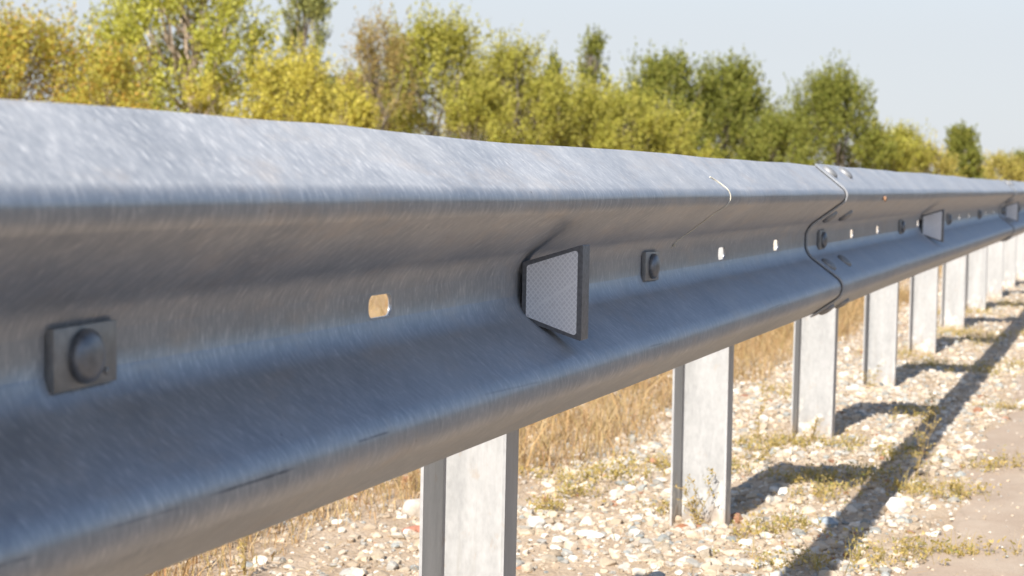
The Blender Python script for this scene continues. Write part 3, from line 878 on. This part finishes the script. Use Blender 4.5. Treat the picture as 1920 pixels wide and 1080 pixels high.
def tree(name, label, cat, x, y, h, rw, kind, leaf=0.05, n_cl=60, per=130, low=0.12, spikes=8, bark=None, seed=1, group=None, sparse=1.0):
    """trunk and limbs reach into the crown; every limb end carries an upswept spray of leaves"""
    q = np.random.default_rng(seed)
    if h < 4.6: h *= 0.94
    if kind == 'bush': rw *= 1.12
    root = empty(name, (x, y, 0)); tag(root, label, cat, group)
    def rad_at(t):
        if kind == 'round': return rw * (0.25 + 0.75 * math.sin(math.pi * min(1, max(0, (t - low) / (1 - low))) ** 0.85) ** 0.7)
        if kind == 'bush': return rw * (1 - 0.85 * t ** 2.2) * (0.75 + 0.25 * math.sin(math.pi * t))
        if kind == 'cone': return rw * (1.02 - t) ** 0.65
        if kind == 'spire': return rw * (0.35 + 0.65 * math.sin(math.pi * t) ** 1.2) * (1.05 - 0.6 * t)
    cl = []
    for k in range(n_cl):
        t = low + (1 - low) * q.random() ** 0.8 * 0.93
        r_ = rad_at(t) * (0.25 + 0.75 * q.random() ** 0.45)
        az = q.uniform(0, 2 * np.pi)
        cl.append((r_ * math.cos(az), r_ * math.sin(az), t * h, 1.0))
    for k in range(int(spikes * 1.8)):
        az = q.uniform(0, 2 * np.pi); r_ = rw * q.random() * 0.7
        zz = h * q.uniform(0.76, 0.975) * (1 - 0.12 * (r_ / rw))
        cl.append((r_ * math.cos(az), r_ * math.sin(az), zz, 0.45))
    cl = np.array(cl)
    # limbs
    bm = bmesh.new()
    nst = 1 if kind in ('round', 'cone', 'spire') else 4
    lean = q.normal(0, 0.05 * h, 2)
    tr = 0.018 * h * (1.3 if kind == 'round' else 0.8)
    stems = []
    for s in range(nst):
        o_ = q.normal(0, 0.12 * rw, 2) if nst > 1 else np.zeros(2)
        sp_ = q.normal(0, 0.35 * rw, 2) if nst > 1 else lean
        P = [np.array([o_[0] + sp_[0] * f ** 1.3 + q.normal(0, .012 * h) * (f > 0), o_[1] + sp_[1] * f ** 1.3 + q.normal(0, .012 * h) * (f > 0), h * 0.93 * f - 0.05 * (f == 0)]) for f in np.linspace(0, 1, 8)]
        stems.append(P); bm_tube(bm, P, [tr * (1 - 0.88 * k / 7) / (1 if nst == 1 else 1.5) for k in range(8)], 6)
    for c in cl[::2] if n_cl > 50 else cl:
        P = stems[q.integers(nst)]
        tz = max(0.12 * h, c[2] - q.uniform(0.18, 0.4) * h - 0.2 * np.hypot(c[0], c[1]))
        i = min(6, int(tz / (h * 0.93) * 7)); f = tz / (h * 0.93) * 7 - i
        a = P[i] * (1 - f) + P[i + 1] * f; e = c[:3]
        mid = (a + e) / 2 + np.array([(e[0] - a[0]) * 0.15, (e[1] - a[1]) * 0.15, -0.05 * h * q.random()])
        bm_tube(bm, [a, mid, e], [tr * 0.35 * (1 - 0.5 * tz / h), tr * 0.22, tr * 0.07], 4)
    obj_bm('trunk', bm, bark or M_bark, root, angle=80)
    # leaves: sprays of twigs from each cluster centre
    C, A = [], []
    for (cx, cy, cz, w) in cl:
        nt = max(3, int(10 * w * sparse + q.integers(0, 3)))
        out = np.array([cx, cy, 0.0]); out /= max(1e-3, np.linalg.norm(out))
        for _ in range(nt):
            L = min(rw, 1.3) * q.uniform(0.20, 0.62) * (1.35 if w < 1 else 1)
            d = out * q.uniform(0, 0.7) + np.array([q.normal(0, .36), q.normal(0, .36), q.uniform(0.45, 1.5)])
            if w < 1: d = np.array([q.normal(0, .22), q.normal(0, .22), 1.0])
            d /= np.linalg.norm(d)
            m = max(4, int(per / 4.6 * (0.6 if w < 1 else 1)))
            tt = q.random(m)
            s0 = np.array([cx, cy, cz]) + q.normal(0, 0.07 * rw, 3)
            pos = s0 + d * (tt * L)[:, None] + q.normal(0, 1, (m, 3)) * (0.050 * min(rw, 1.3) * (1.15 - 0.95 * tt) * (0.7 if w < 1 else 1))[:, None]
            C.append(pos); A.append(np.repeat(d[None], m, 0))
    C = np.concatenate(C); D = np.concatenate(A)
    n_ = len(C)
    a = D * 0.5 + unit(n_, q) * 0.9; a /= np.linalg.norm(a, axis=1)[:, None]
    b_ = np.cross(a, unit(n_, q)); b_ /= np.maximum(1e-4, np.linalg.norm(b_, axis=1))[:, None]
    sz = leaf * 0.68 * q.uniform(0.5, 1.35, n_)
    C[:, 2] = np.maximum(C[:, 2], 0.05)
    quads('crown', C, a * (sz * 0.62)[:, None], b_ * (sz * 0.36)[:, None], TREE_MAT[0], root)
    return root
TREE_MAT = [None]
G = 'trees and bushes behind the rail'
def T_(mat, *a, **k):
    TREE_MAT[0] = LEAF[mat]; return tree(*a, group=G, **k)

T_('orange', 'bush', 'orange and yellow autumn bush, leftmost behind the near end of the rail', 'bush', -17.96, 28.83, 3.35, 1.5, 'bush', 0.075, 75, 130, 0.1, 16, seed=3)
T_('orange', 'bush', 'low olive and orange bush between the leftmost bush and the big lime tree', 'bush', -15.6, 27.5, 2.85, 0.85, 'bush', 0.07, 36, 110, 0.1, 7, seed=4)
T_('lime', 'broadleaf_tree', 'big airy lime-yellow tree with pale trunk, cut off by the top of the picture', 'tree', -15.97, 30.62, 4.75, 1.62, 'round', 0.085, 120, 120, 0.24, 10, bark=M_barkp, seed=5)
T_('grey', 'broadleaf_tree', 'tall grey-green tree behind the yellow bush, cut off by the top edge', 'tree', -17.98, 40.56, 5.7, 1.0, 'spire', 0.085, 60, 110, 0.25, 10, seed=6)
T_('yellow', 'bush', 'bright yellow bush in front of the grey-green tree', 'bush', -12.33, 27.48, 2.7, 0.98, 'bush', 0.065, 60, 130, 0.05, 12, seed=7)
T_('yellow', 'bush', 'low pale yellow bush at the foot of the big lime tree', 'bush', -12.9, 25.9, 2.35, 0.50, 'bush', 0.06, 26, 120, 0.05, 4, seed=8)
T_('twiggy', 'slender_tree', 'thin reddish twiggy tree with sparse leaves reaching near the top edge', 'tree', -13.3, 33.58, 4.0, 0.85, 'bush', 0.06, 70, 75, 0.12, 14, seed=9, sparse=0.8)
T_('olive', 'bush', 'broad olive-yellow bush just right of the thin twiggy tree', 'bush', -13.27, 36.74, 4.1, 1.45, 'bush', 0.085, 96, 130, 0.05, 18, seed=10)
T_('yellow', 'bush', 'low olive-yellow bush at the foot of the thin twiggy tree', 'bush', -12.62, 30.53, 2.35, 0.75, 'bush', 0.07, 34, 120, 0.05, 6, seed=11)
T_('olive', 'bush', 'low olive bush filling the right foot of the broad olive-yellow bush', 'bush', -11.72, 35.07, 2.7, 0.8, 'bush', 0.075, 36, 120, 0.05, 6, seed=12)
T_('olive', 'bush', 'ragged yellow-olive bush left of the two thin spiky trees', 'bush', -13.04, 41.02, 3.95, 1.25, 'bush', 0.08, 62, 120, 0.02, 14, seed=13)
T_('green', 'slender_tree', 'shorter of the two thin spiky trees near the middle', 'tree', -13.9, 47.12, 4.35, 0.45, 'spire', 0.075, 30, 70, 0.2, 8, seed=14)
T_('green', 'slender_tree', 'taller of the two thin spiky trees near the middle', 'tree', -12.91, 47.47, 4.75, 0.68, 'spire', 0.08, 40, 80, 0.2, 10, seed=15)
T_('olive', 'bush', 'dull olive bush at the feet of the two thin spiky trees', 'bush', -12.43, 43.3, 3.1, 1.5, 'bush', 0.085, 80, 130, 0.02, 14, seed=16)
T_('olive', 'bush', 'olive bush filling the gap between the spiky trees and the green trees', 'bush', -11.6, 45.68, 3.0, 1.5, 'bush', 0.085, 78, 130, 0.02, 14, seed=17)
T_('green', 'broadleaf_tree', 'rounded mid-green tree left of the dark green tree', 'tree', -12.05, 51.95, 4.35, 1.5, 'bush', 0.095, 88, 130, 0.02, 18, seed=18)
T_('green', 'broadleaf_tree', 'dense dark green tree right of centre, tallest in the green clump', 'tree', -10.59, 53.49, 4.3, 1.65, 'bush', 0.095, 104, 140, 0.02, 18, seed=19)
T_('olive', 'bush', 'yellowish low bush in front of the rounded mid-green tree', 'bush', -10.9, 47.9, 2.55, 1.2, 'bush', 0.085, 56, 130, 0.02, 8, seed=31)
T_('green', 'bush', 'low green bush in the gap between the two dark green trees', 'bush', -8.77, 51.86, 2.5, 1.1, 'bush', 0.085, 52, 120, 0.02, 8, seed=20)
T_('green', 'broadleaf_tree', 'dark green spreading tree standing apart, behind the near beam joint', 'tree', -8.65, 60.46, 4.35, 2.0, 'bush', 0.10, 112, 140, 0.02, 22, seed=21)
T_('olive', 'bush', 'low green-olive bush at the right foot of the spreading dark tree', 'bush', -7.38, 62.91, 2.6, 1.2, 'bush', 0.10, 58, 120, 0.02, 8, seed=22)
T_('olive', 'bush', 'small open olive bush right of the spreading dark tree', 'bush', -6.99, 67.25, 2.8, 0.95, 'bush', 0.10, 44, 90, 0.02, 8, seed=23)
T_('straw', 'bush', 'low yellow bush left of the small conical tree', 'bush', -7.07, 76.67, 2.25, 1.2, 'bush', 0.10, 54, 120, 0.02, 6, seed=24)
T_('green', 'conical_tree', 'small conical green tree alone near the right edge', 'tree', -6.5, 84.33, 3.45, 1.05, 'cone', 0.11, 80, 140, 0.02, 6, seed=25)
T_('straw', 'bush', 'low straw-yellow bush right of the small conical tree', 'bush', -5.63, 98.26, 2.2, 1.8, 'bush', 0.12, 66, 120, 0.02, 6, seed=26)
T_('green', 'bush', 'small dark bush at the far right edge above the rail', 'bush', -5.3, 108.94, 2.8, 0.9, 'bush', 0.12, 44, 110, 0.02, 4, seed=27)

T_('olive', 'bush', 'olive hedge bush behind, left of the thin twiggy tree', 'bush', -16.6, 41.0, 3.2, 1.3, 'bush', 0.085, 66, 120, 0.02, 10, seed=41)
T_('lime', 'bush', 'lime-green bush behind, between the leftmost bush and the big lime tree', 'bush', -19.6, 34.5, 3.0, 1.3, 'bush', 0.085, 66, 120, 0.02, 10, seed=42)
T_('straw', 'bush', 'straw-coloured bush behind, right of the broad olive-yellow bush', 'bush', -15.0, 44.5, 3.3, 1.4, 'bush', 0.085, 66, 120, 0.02, 10, seed=43)
T_('olive', 'bush', 'olive bush behind, between the rounded green tree and the spiky trees', 'bush', -14.2, 55.0, 3.4, 1.6, 'bush', 0.09, 70, 120, 0.02, 10, seed=44)

T_('olive', 'bush', 'wide olive bush in the back row behind the two thin spiky trees', 'bush', -16.2, 53.0, 3.7, 2.0, 'bush', 0.09, 90, 120, 0.02, 12, seed=45)
T_('green', 'bush', 'wide green bush in the back row behind the dense dark green tree', 'bush', -12.4, 60.0, 3.7, 2.1, 'bush', 0.09, 90, 120, 0.02, 12, seed=46)
T_('green', 'bush', 'low wide green bush in the back row behind the gap of the green trees', 'bush', -10.6, 62.5, 2.9, 1.7, 'bush', 0.09, 70, 120, 0.02, 10, seed=47)
T_('yellow', 'bush', 'pale yellow bush in the back row behind the bright yellow bush', 'bush', -15.6, 34.6, 3.0, 1.1, 'bush', 0.08, 60, 120, 0.02, 10, seed=48)

# the far line of woods along the horizon on the other side of the road and ahead (seen in the metal)
M_wood = mat_islands('far_wood', [(0, (0.10, 0.10, 0.03)), (0.4, (0.16, 0.14, 0.04)), (0.7, (0.08, 0.09, 0.03)), (1, (0.20, 0.16, 0.05))], 0.8, 0.3, 0.3)
n = 26000
yy = rng.uniform(-30, 210, n); xx = 21 + rng.uniform(0, 6, n)
hh = 2.6 + 1.0 * np.sin(yy * 0.35) + 0.8 * np.sin(yy * 0.93 + 1)
C = np.stack([xx, yy, hh * rng.random(n) ** 0.8], 1)
a = unit(n) * rng.uniform(0.2, 0.5, n)[:, None]; b_ = np.cross(a, unit(n)) * 0.7
o = quads('far_woods', C, a, b_, M_wood); tag(o, kind='stuff')

# ------------------------------------------------------------------ light, sky, camera
sun_dir = Vector((-0.078, -1.30, 1.0)).normalized()        # towards the sun
elev = math.asin(sun_dir.z); azim = math.atan2(sun_dir.x, sun_dir.y)
w = bpy.data.worlds.new('World'); scene.world = w; w.use_nodes = True
nt = w.node_tree
bg = nt.nodes['Background']
sky = nt.nodes.new('ShaderNodeTexSky'); sky.sky_type = 'NISHITA'; sky.sun_disc = False
sky.sun_elevation = elev; sky.sun_rotation = azim
sky.altitude = 300; sky.air_density = 1.0; sky.dust_density = 1.0; sky.ozone_density = 1.2
# a milky haze lies along the horizon and clears to blue overhead
tc = nt.nodes.new('ShaderNodeTexCoord'); sx = nt.nodes.new('ShaderNodeSeparateXYZ'); nt.links.new(tc.outputs['Generated'], sx.inputs[0])
mr = nt.nodes.new('ShaderNodeMapRange'); mr.interpolation_type = 'SMOOTHSTEP'
mr.inputs['From Min'].default_value = 0.07; mr.inputs['From Max'].default_value = 0.26; mr.inputs['To Min'].default_value = 0.92; mr.inputs['To Max'].default_value = 0.0
nt.links.new(sx.outputs[2], mr.inputs['Value'])
hz = nt.nodes.new('ShaderNodeMix'); hz.data_type = 'RGBA'; hz.inputs[7].default_value = (4.05, 4.25, 4.55, 1)
nt.links.new(mr.outputs[0], hz.inputs[0]); nt.links.new(sky.outputs[0], hz.inputs[6]); nt.links.new(hz.outputs[2], bg.inputs[0])
bg.inputs[1].default_value = 0.108

sd = bpy.data.lights.new('sun', 'SUN'); sd.energy = 5.0; sd.angle = R(0.53); sd.color = (1.0, 0.95, 0.87)
so = link(bpy.data.objects.new('sun', sd)); so.rotation_euler = sun_dir.to_track_quat('Z', 'Y').to_euler(); so.location = (-3, -30, 25)

yaw, pit, rol = 0.31949, 0.05887, 0.01994
fw = Vector((-math.sin(yaw) * math.cos(pit), math.cos(yaw) * math.cos(pit), -math.sin(pit)))
rt = Vector((math.cos(yaw), math.sin(yaw), 0)); up = rt.cross(fw)
r2 = math.cos(rol) * rt + math.sin(rol) * up; u2 = -math.sin(rol) * rt + math.cos(rol) * up
cd = bpy.data.cameras.new('camera'); co = link(bpy.data.objects.new('camera', cd))
co.matrix_world = Matrix(((r2.x, u2.x, -fw.x, 0.64319), (r2.y, u2.y, -fw.y, 0.0), (r2.z, u2.z, -fw.z, 0.11797 + H), (0, 0, 0, 1)))
cd.sensor_width = 36; cd.lens = 3490.6 / 1920 * 36
cd.clip_start = 0.02; cd.clip_end = 3000
cd.dof.use_dof = True; cd.dof.focus_distance = 2.25; cd.dof.aperture_fstop = 12.0; cd.dof.aperture_blades = 7
scene.camera = co

scene.view_settings.view_transform = 'Standard'; scene.view_settings.look = 'None'
scene.view_settings.exposure = 0.7; scene.view_settings.gamma = 1
scene.view_settings.use_curve_mapping = False
scene.cycles.max_bounces = 8; scene.cycles.glossy_bounces = 5; scene.cycles.diffuse_bounces = 4
scene.cycles.use_denoising = True
